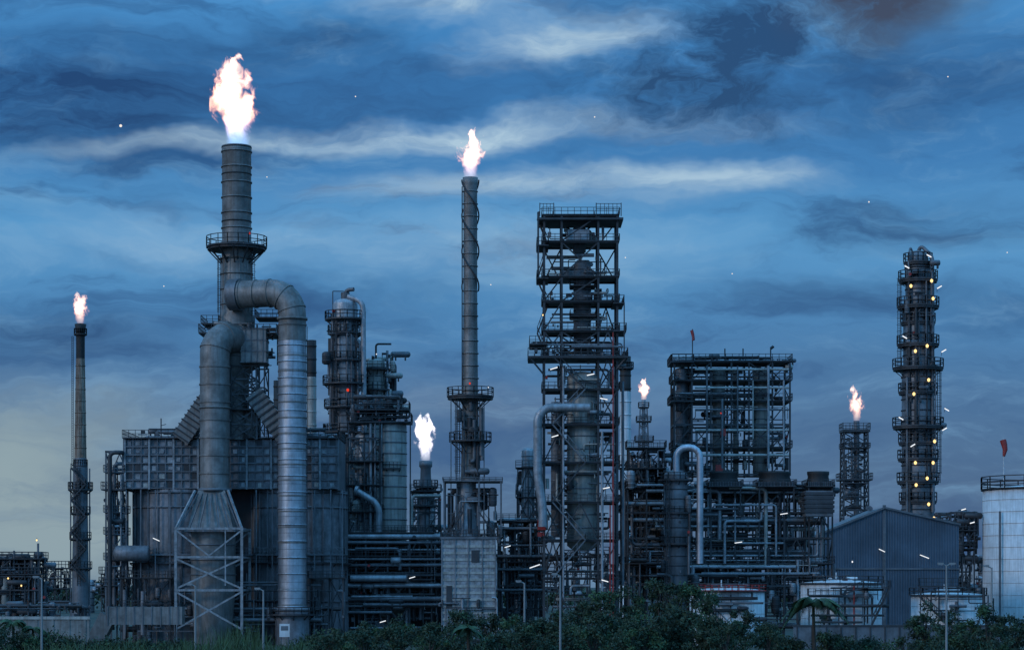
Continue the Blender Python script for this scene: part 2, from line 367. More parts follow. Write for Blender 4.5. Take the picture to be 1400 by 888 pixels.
b.frame([446,462,480],[-10,30],[590,620,650,690,728,b.g],1.8,'dark',.8,True,.5); b.clutter(440,485,-14,28,585,760,120,('dark','steel','pipe')); b.tube(487,-15,615,8,.1); b.done()
# ------------------------------------------------------------------ small flare
b=B('flare_stack',360)
b.lathe(582,0,[(7,630),(9,630),(9,637),(7,640),(8,668),(12,676),(12,b.g)],'steel',20); b.cplat(582,0,664,8,17,'dark',8); b.cplat(582,0,690,12,19,'dark',8)
b.frame([564,582,600],[-14,20],[672,700,728,b.g],1.6,'dark',.7,True,.5); b.clutter(560,603,-14,20,664,740,60); b.done()
# ------------------------------------------------------------------ spiral strake flare stack
b=B('flare_stack',310)
b.lathe(643,0,[(8.5,243),(10.5,243),(10.2,252),(9.5,256),(9.5,400),(10.5,530),(13,660)],'duct',28); b.lathe(643,0,[(8.5,243),(8.5,262),(.1,262)],'black',28)
rad=lambda v: 9.5+max(0,(v-400))*.011
for v in range(262,660,17): b.ring(643,0,v,rad(v),'duct',1.1,1.3,28)
for h in range(2):
    path=[b.P(643+11.5*math.cos(a),11.5*math.sin(a),246+i*1.7) for i in range(90) for a in (h*3.14+i*.11,)]
    b.sweep(path,1.1*b.k,'dark',5)
b.pipe([(632,-6,256),(632,-6,540)],.8,'dark',6)
b.cplat(643,0,541,11,32,'dark',11,t=1); b.cplat(643,0,544,11,31,'dark',1,False); b.cplat(643,0,602,12,29,'dark',11,t=1)
for u in (617,625,656,662): b.beam((u,-14,541),(u,-14,735),1.3,'steel')
b.ladder(626,-16,545,660,'dark',5); b.clutter(628,660,-18,-10,545,660,24,('dark','steel'))
b.lathe(638,0,[(13,660),(13,668),(17,726),(17,735)],'pipe',24)
b.rplat(606,687,-26,34,657,'steel',4,2); 
for u in (608,655,685):
    for w in (-24,30): b.beam((u,w,657),(u,w,735),2,'steel')
b.clutter(608,684,-22,30,665,735,60,('dark','steel','pipe')); b.flight(612,634,-28,735,700,'dark'); b.flight(655,680,-28,700,735,'dark'); b.bulb(668,-30,532,'lampw',.7)
b.bulb(643,-34,527,'lampr',1.2); b.done()
b=B('switchgear_building',304)
b.box(605,678,-25,30,737,b.g,'panel'); b.box(603,680,-27,32,733,737,'steel')
for v in range(745,int(b.g),9): b.box(604.5,678.5,-25.8,-24,v,v+3.4,'beige')
for u in (605,623,641,660,677.5): b.box(u-.8,u+.8,-26.5,-24,737,b.g,'grey')
b.box(611,619,-26.3,-24,800,830,'dark'); b.box(645,656,-26.3,-24,752,768,'dark'); b.rplat(603,680,-27,32,733,'dark',9,.5); b.clutter(600,684,-32,-27,815,875,30,('dark','steel','pipe'),None,.7); b.done()
# ------------------------------------------------------------------ big structural tower
b=B('process_tower',300); G=b.g
lv=[294,330,378,412,452,487,532,580,632,686,738,790,G]
b.frame([744,768,818,844],[0,60],lv,3,'dark',1.0,True,.42,rnd=random.Random(5),bt=1.8)
for u in (738,757,815,849): b.beam((u,-4,278),(u,-4,296),1.2,'dark'); b.beam((u,64,278),(u,64,296),1.2,'dark')
b.rail([(738,-4,293),(757,-4,293)],'dark',14,5); b.rail([(815,-4,293),(849,-4,293)],'dark',14,6); b.box(736,852,-6,66,298,301,'dark')
b.rplat(734,750,-6,60,380,'dark'); b.rplat(734,750,-6,60,335,'dark')
for w in (-4,40): b.beam((736,w,290),(736,w,382),2,'dark')
b.rplat(722,858,-10,66,487,'dark',11,3); b.rplat(724,748,-10,60,470,'dark',10,2); b.rplat(838,856,-8,60,452,'dark',10); b.rplat(838,853,-8,60,414,'dark',10)
b.beam((724,-8,489),(746,-2,515),2,'dark'); b.beam((856,-8,489),(842,-2,505),2,'dark'); b.beam((853,-8,414),(853,-8,487),1.6,'dark')
for i,(a,c) in enumerate(zip(lv[5:-1],lv[6:])):
    u0,u1=(755,800) if i%2 else (800,755); b.flight(u0,u1,-9,c,a,'steel' if i%3 else 'dark')
for i,(a,c) in enumerate(zip(lv[:5],lv[1:6])):
    u0,u1=(735,750) if i%2 else (750,735); b.flight(u0,u1,30,c,a,'dark')
b.vessel(797,30,352,487,12,'steel',.5,14,'dark'); b.vessel(797,30,505,745,21,'beige',.4,18,'steel'); b.vessel(793,30,304,340,9,'steel',.5)
b.vessel(762,40,560,730,8,'steel',.5,14); b.box(775,806,10,50,312,326,'pipe'); b.box(768,812,10,55,368,380,'steel')
for v in (388,430,470): b.rplat(780,815,6,50,v,'dark',8)
rr=random.Random(3)
for a,c in zip(lv[:-1],lv[1:]): b.clutter(746,842,4,56,a+(12 if a<480 else 8),c,17 if a<480 else 28,('steel','pipe','dark','dark','beige'),rr,.85)
b.clutter(725,856,-6,50,466,487,40,('steel','pipe','dark'),rr,.8)
b.cyl((838,-6,455),(838,-6,850),1.0,'red'); b.cyl((834,-5,690),(834,-5,850),.9,'red'); b.box(735,746,-4,6,710,724,'red'); b.box(735,744,-3,6,727,733,'red')
b.pipe([(806,-14,558),(735,-14,558),(735,-14,655),(742,-14,690),(742,-14,720)],6,'pipe',18,20,16)
b.pipe([(852,10,520),(852,10,800)],2,'steel'); b.pipe([(770,-8,500),(770,-8,820)],1.4,'pipe'); b.pipe([(823,-8,590),(823,-8,850)],1.8,'pipe')
for (u,v,l,sl) in ((752,506,10,-.3),(802,514,10,-.2),(820,545,10,.2),(754,598,9,-.3),(824,668,9,-.2),(724,776,14,-.35),(822,792,9,.3)): b.tube(u,-12,v,l,sl,r=.7)
b.bulb(742,-12,432,'lampy',.9); b.done()
b=B('distillation_column',330)
b.vessel(722,0,612,b.g,9,'pipe',.5,14,'steel'); b.frame([708,722,738],[-10,20],[640,680,712,b.g],1.6,'dark',.8,True,.5); b.clutter(705,742,-12,20,640,740,50); b.done()
# ------------------------------------------------------------------ lattice flare towers
b=B('lattice_flare_tower',560)
b.lattice(880,0,556,660,4.5,9,8,'steel',.9); b.cyl((880,0,546),(880,0,700),2.6,'pipe',10); b.rplat(870,890,-10,10,575,'dark',6,2); b.rplat(873,887,-7,7,556,'dark',6,1.5); b.rplat(868,893,-12,12,602,'dark',6,2); b.done()
b=B('lattice_flare_tower',430)
b.lattice(1168,0,588,715,16,17,7,'dark',1.5); b.cyl((1171,0,575),(1171,0,715),4,'steel',12); b.rplat(1150,1187,-18,18,588,'dark',9,3); b.rplat(1150,1187,-18,18,612,'dark',6,1); b.rplat(1146,1190,-20,20,655,'dark',8,2); b.clutter(1152,1186,-14,14,600,710,30,('dark','steel'),None,.8); b.lattice(1168,0,715,b.g,17,19,7,'dark',1.5); b.done()
# ------------------------------------------------------------------ process structure right of tower
b=B('process_structure',320); G=b.g; rr=random.Random(9)
lv=[494,520,548,580,612,648]
b.frame([922,946,972,1000,1024,1056,1080],[0,60],lv,2.3,'dark',.5,True,.3,base=650,rnd=rr,bt=1.4)
for (u,r,m,w) in ((934,8,'steel',20),(985,9,'beige',25),(1042,10,'beige',25),(1010,4,'beige',40)): b.vessel(u,w,500,648,r,m,.5,12,'steel')
for (v,r) in ((505,2.4),(530,2.4),(560,2),(588,2.4),(622,3)): b.cyl((950,-3,v),(1078,-3,v),r*.7,'beige' if r>2.2 else 'steel')
for u in range(966,1080,21): b.cyl((u,-4,rr.choice((500,520,545))),(u,-4,rr.choice((575,600,640))),rr.choice((1,1.3,1.8)),rr.choice(('pipe','beige','steel')))
for a,c in zip(lv[:-1],lv[1:]): b.clutter(920,1080,0,56,a+6,c,26,('steel','pipe','dark','beige','dark'),rr,.8)
b.clutter(922,1080,5,55,485,494,50,('steel','dark','pipe'),rr,.8); b.rplat(917,948,-8,65,494,'dark',9); b.rplat(917,948,-8,65,548,'dark',9); b.clutter(922,946,0,50,500,640,30,('steel','dark'),rr,.8)
for u in (993,1018,1056): b.cyl((u,20,494),(u,20,474),.9,'dark',6)
b.pipe([(1056,20,474),(1060,20,471)],2,'dark'); b.box(978,988,-5,4,635,645,'red'); b.box(985,992,-5,4,586,596,'red'); b.bulb(985,-6,565,'lampr',.8); b.done()
b=B('pipe_rack',318); G=b.g; rr=random.Random(21)
b.frame([858,884,910,940,972,1005,1038,1072,1106,1138],[0,40,80],[668,700,735,770,G],2.2,'dark',.6,True,.4,rnd=rr,bt=1.5)
b.frame([860,884,908],[0,40],[612,640,668],2,'dark',1,True,.6,base=669,rnd=rr)
b.clutter(858,912,0,40,614,668,60,('steel','dark','pipe'),rr)
for i in range(34):
    v=rr.choice((666,698,733,768,722,756,712,745)); a=rr.uniform(850,1000); w=rr.uniform(-5,70); b.cyl((a,w,v-3),(min(1142,a+rr.uniform(60,200)),w,v-3),rr.choice((1.2,1.8,2.4)),rr.choice(('pipe','steel','steel')))
b.clutter(855,1140,-4,80,660,800,260,('steel','dark','dark','pipe','beige'),rr)
b.clutter(855,1140,-10,10,760,860,140,('steel','dark','dark','pipe'),rr)
b.pipe([(1040,-8,700),(1040,-8,712),(990,-8,712),(990,-8,770)],2,'pipe'); b.pipe([(975,-8,690),(1060,-8,690),(1060,-8,760)],1.6,'pipe')
for (u,v) in ((1003,742),(1065,703)): b.tube(u,-14,v,10,-.15)
b.done()
for (u,wd) in ((992,44),(1062,50),(1122,34)):
    b=B('air_cooler',316); w=0
    b.box(u-wd/2,u+wd/2,w,w+50,658,664,'dark'); b.lathe(u,w+25,[(wd*.42,644),(wd*.45,643),(wd*.45,646),(wd*.42,650),(wd*.47,658)],'black',26)
    for i in range(6):
        a=i*math.pi/3; b.beam((u,w+25,647),(u+wd*.4*math.cos(a),w+25+wd*.4*math.sin(a),647),2.5,'steel',.5)
    for q in (-1,1):
        for ww in (2,48): b.beam((u+q*wd*.47,w+ww,664),(u+q*wd*.47,w+ww,700),2,'dark')
    b.rplat(u-wd/2-2,u+wd/2+2,w-3,w+53,664,'dark',9,1); 
    for i in range(12): b.box(u-wd/2+i*wd/12,u-wd/2+i*wd/12+1,w-.6,w,658,664,'steel')
    b.done()
b=B('air_cooler',312)
for i in range(5): b.box(1100,1141,0,40,672+i*6,676+i*6,'dark')
b.box(1102,1139,2,38,670,705,'steel'); b.done()
b=B('reactor_vessel',308)
b.vessel(924,0,642,b.g,16,'steel',.45,13,'dark'); b.cplat(924,0,655,16,24,'dark',9,t=1); b.cplat(924,0,700,16,22,'dark',8); b.cplat(924,0,742,16,23,'dark',9)
b.pipe([(924,-8,648),(924,-8,612),(956,-12,612),(956,-12,770)],4.6,'silver',16,14,14); b.ladder(912,-18,655,800,'dark',4)
b.clutter(904,945,-20,6,650,800,30,('dark','steel')); b.done()
b=B('process_module',325); rr=random.Random(31)
b.frame([850,866,882,900],[-5,30],[640,668,700,735,770,b.g],1.8,'dark',.8,True,.4,rnd=rr); b.clutter(848,905,-8,30,630,800,90,('dark','steel','pipe'),rr)
b.vessel(890,10,655,790,9,'steel',.5,12,'dark'); b.done()
# ------------------------------------------------------------------ pipe rack centre
b=B('pipe_rack',312); G=b.g; rr=random.Random(41)
b.frame([472,500,530,560,590],[0,35,70],[728,760,792,824,G],2.2,'dark',.6,True,.4,rnd=rr); b.frame([682,704,726,744],[0,35,70],[712,740,768,800,832,G],2,'dark',.6,True,.5,rnd=rr)
for v,r,m in ((733,3.6,'pipe'),(741,2.4,'steel'),(751,1.5,'pipe'),(764,1.6,'steel'),(772,2.4,'steel'),(786,2,'dark'),(800,3,'pipe'),(818,3.5,'steel'),(828,1.6,'steel')):
    b.cyl((466,rr.uniform(-6,2),v),(604,rr.uniform(-6,2),v),r,m,12)
for v in (722,745,760,778,806): b.cyl((680,-4,v),(748,-4,v),rr.choice((1.5,2.2)),'steel')
b.cyl((480,-10,790),(556,-10,790),4.5,'pipe',14); b.clutter(468,604,-8,70,728,800,150,('steel','dark','pipe','dark'),rr); b.clutter(468,604,-8,30,790,870,110,('steel','dark','pipe','dark'),rr,.8); b.clutter(682,745,-8,70,706,850,160,('steel','dark','dark','pipe'),rr)
b.box(466,604,90,96,745,b.g,'dark')
for (u,v) in ((520,850),(690,748),(560,790)): b.tube(u,-10,v,8,-.3)
b.done()
# ------------------------------------------------------------------ right column with lights
b=B('distillation_column',480); rr=random.Random(51)
b.lathe(1255,0,[(.1,342),(9,344),(13,350),(14,360),(17,372),(17,420),(20,428),(20,505),(22,512),(22,b.g)],'steel',28)
for v in range(366,715,15): b.ring(1255,0,v,17 if v<424 else (20 if v<508 else 22),'dark',1.05,1.4,28)
pl=[(358,20),(382,27),(418,29),(440,24),(470,29),(502,35),(535,27),(582,35),(604,27),(626,28),(657,29),(684,26)]
for v,ro in pl: b.cplat(1255,0,v,14 if v<370 else 18,ro,'dark',11,t=1.1); b.cplat(1255,0,v+2.5,14 if v<370 else 18,ro-1,'dark',1,False)
b.pipe([(1255,0,346),(1258,-4,336),(1272,-14,352),(1272,-18,700)],2.6,'steel',10); b.pipe([(1240,-16,370),(1240,-20,700)],2,'dark'); b.pipe([(1249,-4,350),(1244,-4,338),(1240,-10,352),(1240,-16,380)],1.3,'steel')
b.ladder(1228,-8,382,502,'dark',4); b.ladder(1282,-8,502,660,'dark',4); b.clutter(1236,1276,-24,-14,350,710,70,('dark','steel','steel'),rr,.8)
for (u,v) in ((1232,367),(1262,352),(1276,398),(1229,462),(1282,484),(1224,572),(1286,560),(1283,590),(1240,612)): b.tube(u,-27,v,6,rr.choice((-.6,.6)),r=.8)
for (u,v) in ((1268,388),(1240,395),(1270,412),(1246,483),(1262,476),(1264,522),(1244,541),(1272,605),(1246,634),(1270,634),(1247,664),(1262,655),(1264,690),(1271,709)): b.bulb(u,-30,v,'lampy',2.0)
b.done()
b=B('process_structure',430); rr=random.Random(52)
b.frame([1300,1316,1332],[0,30],[700,725,750,b.g],1.8,'dark',.9,True,.6,rnd=rr); b.clutter(1285,1342,0,30,696,770,90,('dark','steel'),rr)
for (u,v) in ((1313,697),(1325,715)): b.tube(u,-6,v,6,-.3,r=.8)
b.done()
# ------------------------------------------------------------------ warehouse
b=B('warehouse',385); G=b.g
def prism(u0,u1,v0,v1,um,vp,w0,w1,m):
    vs=[b.P(*p) for w in (w0,w1) for p in ((u0,w,G),(u1,w,G),(u1,w,v1),(um,w,vp),(u0,w,v0))]
    b.add(vs,[(0,1,2,3,4),(9,8,7,6,5),(0,5,6,1),(1,6,7,2),(4,9,5,0)],m); b.add([v.copy() for v in vs],[(2,7,8,3),(3,8,9,4)],'steel')
prism(1118,1311,730,716,1209,693,0,160,'shed')
u=1120
while u<1310:
    top=730+(693-730)*(u-1118)/91 if u<1209 else 693+(716-693)*(u-1209)/102
    b.box(u,u+1.3,-1.2,0,top+3,G,'shed'); u+=3.6
b.beam((1116,-3,731),(1209,-3,693.5),2.6,'steel'); b.beam((1209,-3,693.5),(1313,-3,716.5),2.6,'steel'); b.box(1207,1211,-2,2,690,G,'steel')
b.box(1117,1312,-2.2,0,776,778,'steel'); 
for q in (0,30,60): b.box(1190+q*.2,1196+q*.2,30+q,40+q,690,694,'steel')
b.tube(1256,-10,758,12,.4); b.tube(1200,-10,750,8,.5); b.box(1135,1150,-2,0,800,G,'dark'); b.done()
# ------------------------------------------------------------------ tanks
def tank(u,D,v0,r,stairs=True,m='white'):
    b=B('storage_tank',D); b.lathe(u,0,[(.1,v0-r*.07),(r*.5,v0-r*.05),(r,v0),(r,b.g)],m,56)
    b.ring(u,0,v0+1,r,'steel',1.012,2,56)
    n=int((b.g-v0)/16)
    for i in range(1,n+1): b.ring(u,0,v0+i*16,r,m,1.004,.7,56)
    b.cplat(u,0,v0,r*.96,r+3,'dark',9,False,t=.9)
    if stairs:
        N=26; pts=[(u+(r+3)*math.cos(a),(r+3)*math.sin(a),v0+(b.g-v0)*i/N) for i in range(N+1) for a in (-2.6+i*.055,)]
        for p,q in zip(pts,pts[1:]): b.beam(p,q,2,'dark'); b.beam((p[0],p[1],p[2]-9),(q[0],q[1],q[2]-9),.9,'dark'); b.beam(p,(p[0],p[1],p[2]-9),.6,'dark')
    b.clutter(u-r*.6,u+r*.6,-r*.6,0,v0-10,v0-2,12,('dark','steel','white'),None,.7); b.cyl((u-r*.2,-r*.5,v0),(u-r*.2,-r*.5,v0-14),.8,'white',6)
    return b
b=tank(1150,302,796,55,False); b.rplat(1170,1206,-70,-50,802,'dark',9); b.rplat(1096,1140,-72,-58,812,'dark',8); b.flight(1140,1170,-66,812,803,'dark'); b.flight(1180,1204,-76,852,803,'dark')
for u in (1172,1204,1098,1138): b.beam((u,-60,803 if u>1150 else 812),(u,-60,b.g),1.4,'dark')
b.clutter(1096,1206,-66,-58,800,860,22,('dark','steel','dark'),None,.7)
b.cyl((1158,-62,800),(1158,-62,b.g),1.1,'red'); b.bulb(1156,-60,768,'lampw',1); b.done()
b=tank(1296,300,812,50); b.rplat(1246,1300,-62,-50,800,'dark',10); 
for u in (1248,1272,1298): b.beam((u,-58,801),(u,-58,b.g),1.2,'dark')
b.clutter(1246,1346,-58,-52,800,860,20,('dark','steel'),None,.7); b.done()
b=tank(994,292,806,51); b.rplat(950,1040,-66,-54,806,'red',7,1); b.clutter(945,1045,-60,-52,806,860,20,('dark','steel'),None,.7); b.done()
b=tank(1425,430,668,80,False); b.cplat(1425,0,668,79,83,'dark',16,False,t=1.3)
b.pipe([(1356,-50,700),(1356,-50,880)],1.5,'steel'); b.done()
# ------------------------------------------------------------------ windsocks
for (u,D,v0,v1,w) in ((950,320,447,494,40),(1370,425,602,672,-10)):
    b=B('windsock',D); b.cyl((u,w,v0-2),(u,w,v1),.7,'dark' if u<1000 else 'white',6)
    P=[b.P(u-1,w,v0),b.P(u+.5,w-1,v0+6),b.P(u+1.5,w-2,v0+13),b.P(u-.5,w-3,v0+22 if u>1000 else v0+14)]; b.sweep(P,[q*b.k for q in ((4.5,4.2,3.4,1.8) if u>1000 else (2.3,2.1,1.8,1))],'red',12); b.done()
# ------------------------------------------------------------------ left background plant
b=B('process_structure',520); rr=random.Random(61)
b.frame([-30,-8,14,34,54],[0,40],[764,785,806,b.g],1.6,'dark',.8,True,.6,rnd=rr); b.clutter(-30,60,0,40,756,830,170,('dark','steel','dark'),rr)
for (u,v0) in ((18,752),(38,768),(51,742)): b.cyl((u,5,v0),(u,5,820),1.5,'steel'); 
for (u,v) in ((51,738),(30,800),(12,790)): b.bulb(u,-4,v,'lampy',1.1)
b.vessel(5,10,770,830,6,'beige',.5); b.done()
b=B('refinery_skyline',640); rr=random.Random(71)
u=-80
while u<1480:
    wd=rr.uniform(16,40); h=rr.uniform(735,785)
    if u<440: h=rr.uniform(775,795)
    if rr.random()<.55: b.frame([u,u+wd/2,u+wd],[0,20],[h,h+14,h+28,b.g],1.3,'dark',.7,True,.5,rnd=rr)
    else: b.vessel(u+wd/2,10,h,b.g,rr.uniform(4,8),rr.choice(('steel','pipe','dark')),.5,9,'dark',14)
    b.clutter(u,u+wd,0,20,h,812,22,('dark','steel','pipe'),rr)
    u+=wd+rr.uniform(0,14)
b.done()
# ------------------------------------------------------------------ street lamps, sign, wall
def slamp(u,D,v0,double=False):
    b=B('street_lamp',D); b.cyl((u,0,v0),(u,0,b.g),1.1,'pale',8,1.9)
    for sd in ((-1,1) if double else (-1,)):
        b.pipe([(u,0,v0+4),(u+sd*1,0,v0),(u+sd*9,0,v0-2)],.8,'pale',6); b.box(u+sd*8-4,u+sd*8+4,-2,2,v0-3.5,v0-1,'pale'); b.box(u+sd*8-3,u+sd*8+3,-1.5,1.5,v0-.95,v0-.4,'white')
    b.done()
slamp(766,195,786); slamp(1294,190,772,True); slamp(57,230,790); slamp(267,230,800); slamp(360,220,806); slamp(717,240,796); slamp(1356,240,775)
b=B('warning_sign',225); b.box(382,396,0,1,852,870,'white'); b.box(384,394,-.3,-.05,855,861,'steel'); b.cyl((384,1.5,852),(384,1.5,b.g),.8,'steel',6); b.cyl((394,1.5,852),(394,1.5,b.g),.8,'steel',6); b.done()
b=B('perimeter_wall',275); b.box(-60,122,0,4,846,b.g,'conc'); b.box(-60,123,-1.5,5.5,842,846,'beige')
for u in range(-60,124,22): b.box(u-1.5,u+1.5,-1,0,846,b.g,'conc')
b.clutter(-20,120,6,30,822,846,60,('dark','steel')); b.done()
b=B('bund_wall',278); b.box(1085,1370,0,4,856,b.g,'steel'); b.box(1084,1371,-1,5,853.5,856,'dark')
for u in range(1090,1370,20): b.box(u-1,u+1,-1,0,856,b.g,'dark')
b.done()
# ------------------------------------------------------------------ foliage
def leafmat(name,c1,c2):
    m=bpy.data.materials.new(name); nt,N,L=nodes(m); o=N.new('ShaderNodeOutputMaterial'); p=N.new('ShaderNodeBsdfPrincipled')
    g=N.new('ShaderNodeTexCoord'); n=N.new('ShaderNodeTexNoise'); n.inputs['Scale'].default_value=.9; n.inputs['Detail'].default_value=3; r=N.new('ShaderNodeValToRGB'); r.color_ramp.elements[0].position=.38; r.color_ramp.elements[1].position=.64
    r.color_ramp.elements[0].color=(*c1,1); r.color_ramp.elements[1].color=(*c2,1); L.new(g.outputs['Object'],n.inputs['Vector']); L.new(n.outputs[0],r.inputs[0]); L.new(r.outputs[0],p.inputs['Base Color']); p.inputs['Roughness'].default_value=.7
    L.new(p.outputs[0],o.inputs[0]); return m
MT['leaf']=leafmat('foliage',(.01,.022,.01),(.036,.066,.03)); MT['leaf2']=leafmat('foliage_fresh',(.02,.05,.018),(.06,.12,.045)); MT['grass']=leafmat('grass_blades',(.015,.035,.012),(.05,.1,.035))
def leaf(b,p,sz,r,m):
    d=Vector((r.gauss(0,1),r.gauss(0,1),r.gauss(0,.7))).normalized(); e=d.orthogonal().normalized(); a=r.uniform(0,6.28); x=e*math.cos(a)+d.cross(e)*math.sin(a); y=d.cross(x)
    b.add([p-x*sz*.5,p+y*sz*.22,p+x*sz*.5,p-y*sz*.22],[(0,1,2,3)],m)
def tree(name,u,D,vtop,hw,seed,n=3600,m='leaf',sz=.34):
    b=B(name,D); r=random.Random(seed); X=(u-700)*b.k; H=EYE+(800-vtop)*b.k; W=hw*b.k
    b.sweep([Vector((X,D,-.2)),Vector((X+.1,D,H*.3)),Vector((X-.1,D,H*.6))],[.22,.16,.09],'bark',7)
    nc=26
    for c in range(nc):
        a=r.uniform(0,6.28); q=math.sqrt(r.random()); z=r.uniform(.12,.95); prof=math.sin(min(1,(1-z)*1.5+.18)*math.pi/2)
        C=Vector((X+math.cos(a)*q*W*prof,D+math.sin(a)*q*W*prof*.8,H*z)); rad=r.uniform(.4,1.0)*min(W,3)*.38
        b.sweep([Vector((X,D,H*z*.45)),(Vector((X,D,H*z*.7))+C)/2,C],[.07,.04,.015],'bark',4,False)
        mm='leaf2' if r.random()<.2 else m
        for i in range(n//nc):
            v=Vector((r.gauss(0,1),r.gauss(0,1),r.gauss(0,.75))); v=v.normalized()*rad*(r.random()**.4)*r.uniform(.8,1.4)
            leaf(b,C+v,sz*r.uniform(.5,1.3),r,mm)
    b.done()
T=[(500,225,850,30),(548,230,846,28),(590,225,852,30),(632,220,832,28),(668,228,838,28),(705,222,840,30),(738,230,846,24),(762,228,836,26),(790,225,822,28),(826,215,806,32),(858,220,797,32),(905,215,790,36),(945,222,795,32),(980,215,810,32),(1016,222,828,26),
(1050,230,854,24),(1150,225,872,24),(1266,220,824,28),(1300,216,834,28),(1325,222,840,26),(1350,215,826,30),(1385,225,840,30),(470,235,862,22),(880,205,830,40),(930,208,832,38),(970,205,842,38),(780,205,856,36),(820,205,838,36)]
for i,(u,D,v,h) in enumerate(T): tree('broadleaf_tree',u,D,v,h,100+i,4200 if h>29 else 3000)
q=random.Random(77)
for i,u in enumerate(range(448,1400,46)): tree('shrub',u+q.uniform(-8,8),q.uniform(192,212),(862 if u<800 else (858 if u<1060 else 872))+q.uniform(-7,6),34,400+i,2400,'leaf',.3)
for i,(u,v) in enumerate(((-5,860),(30,866),(70,868),(105,872),(150,876),(190,876),(235,878),(430,872),(460,866))): tree('shrub',u,235,v,36,500+i,2400)
def palm(u,D,vc,L,seed,n=18):
    b=B('palm_tree',D); r=random.Random(seed); k=b.k; top=b.P(u,0,vc); b.sweep([Vector((top.x+.2,D,0)),Vector((top.x+.05,D,top.z*.5)),top],[.22,.17,.13],'bark',8)
    for i in range(n):
        a=i*2.4+r.uniform(-.2,.2); up=r.uniform(.1,1.15); d=Vector((math.cos(a),math.sin(a),0)); l=L*k*r.uniform(.8,1.1); pts=[]
        for j in range(13):
            q=j/12; pts.append(top+d*l*q*math.cos(up*.6)+Vector((0,0,l*(up*.75*q-.95*q*q))))
        b.sweep(pts,[.04*(1-j/14) for j in range(13)],'leaf2',4,False); sd=Vector((-d.y,d.x,0))
        for j in range(1,13):
            for h in (0,.33,.66):
                p=pts[j]*(1-h)+pts[j-1]*h; q=j/12; ll=l*.34*math.sin(math.pi*(.12+.8*q))
                for s2 in (-1,1):
                    e=p+sd*s2*ll*.85+d*ll*.45+Vector((0,0,-ll*.5)); b.add([p-d*.08,p+d*.12,e],[(0,1,2)],'leaf2' if r.random()<.6 else 'leaf')
    b.done()
palm(1112,205,824,46,1,26); palm(18,250,850,26,2,14); palm(45,245,858,24,3,14); palm(640,200,858,26,4,14)
b=B('tall_grass',200); r=random.Random(5)
for i in range(6500):
    u=r.uniform(-40,470) if r.random()<.8 else r.uniform(470,1440); D=r.uniform(-250,450); base=b.P(u,D,800); base.z=0; tall=.75+.75*math.exp(-((u-318)/35)**2)
    h=r.uniform(1.6,3.6)*tall*(.8+.3*math.sin(u*.07)); l=Vector((r.gauss(0,.5),r.gauss(0,.5),0)); s2=Vector((.05,0,0)); m=base+l*.35+Vector((0,0,h*.6)); t=base+l*1.4+Vector((0,0,h))
    b.add([base-s2,base+s2,m+s2*.8,t,m-s2*.8],[(0,1,2,4),(4,2,3)],'grass')
b.done()
b=B('distant_tree_line',700); r=random.Random(8)
for i in range(9000):
    u=r.uniform(-150,1550); hh=7+2.5*math.sin(u*.05)+1.8*math.sin(u*.013+1); p=b.P(u,r.uniform(-60,60),800); p.z=hh*math.sqrt(r.random()); leaf(b,p,2.2,r,'leaf')
b.done()
# ------------------------------------------------------------------ ground
me=bpy.data.meshes.new('ground'); S=9000; me.from_pydata([(-S,-500,0),(S,-500,0),(S,S,0),(-S,S,0)],[],[(0,1,2,3)]); me.materials.append(metal('ground_soil',(.06,.065,.045),0,.95,.5,.08,.2,(.08,.07,.05),0))
ob=bpy.data.objects.new('ground',me); sc.collection.objects.link(ob)
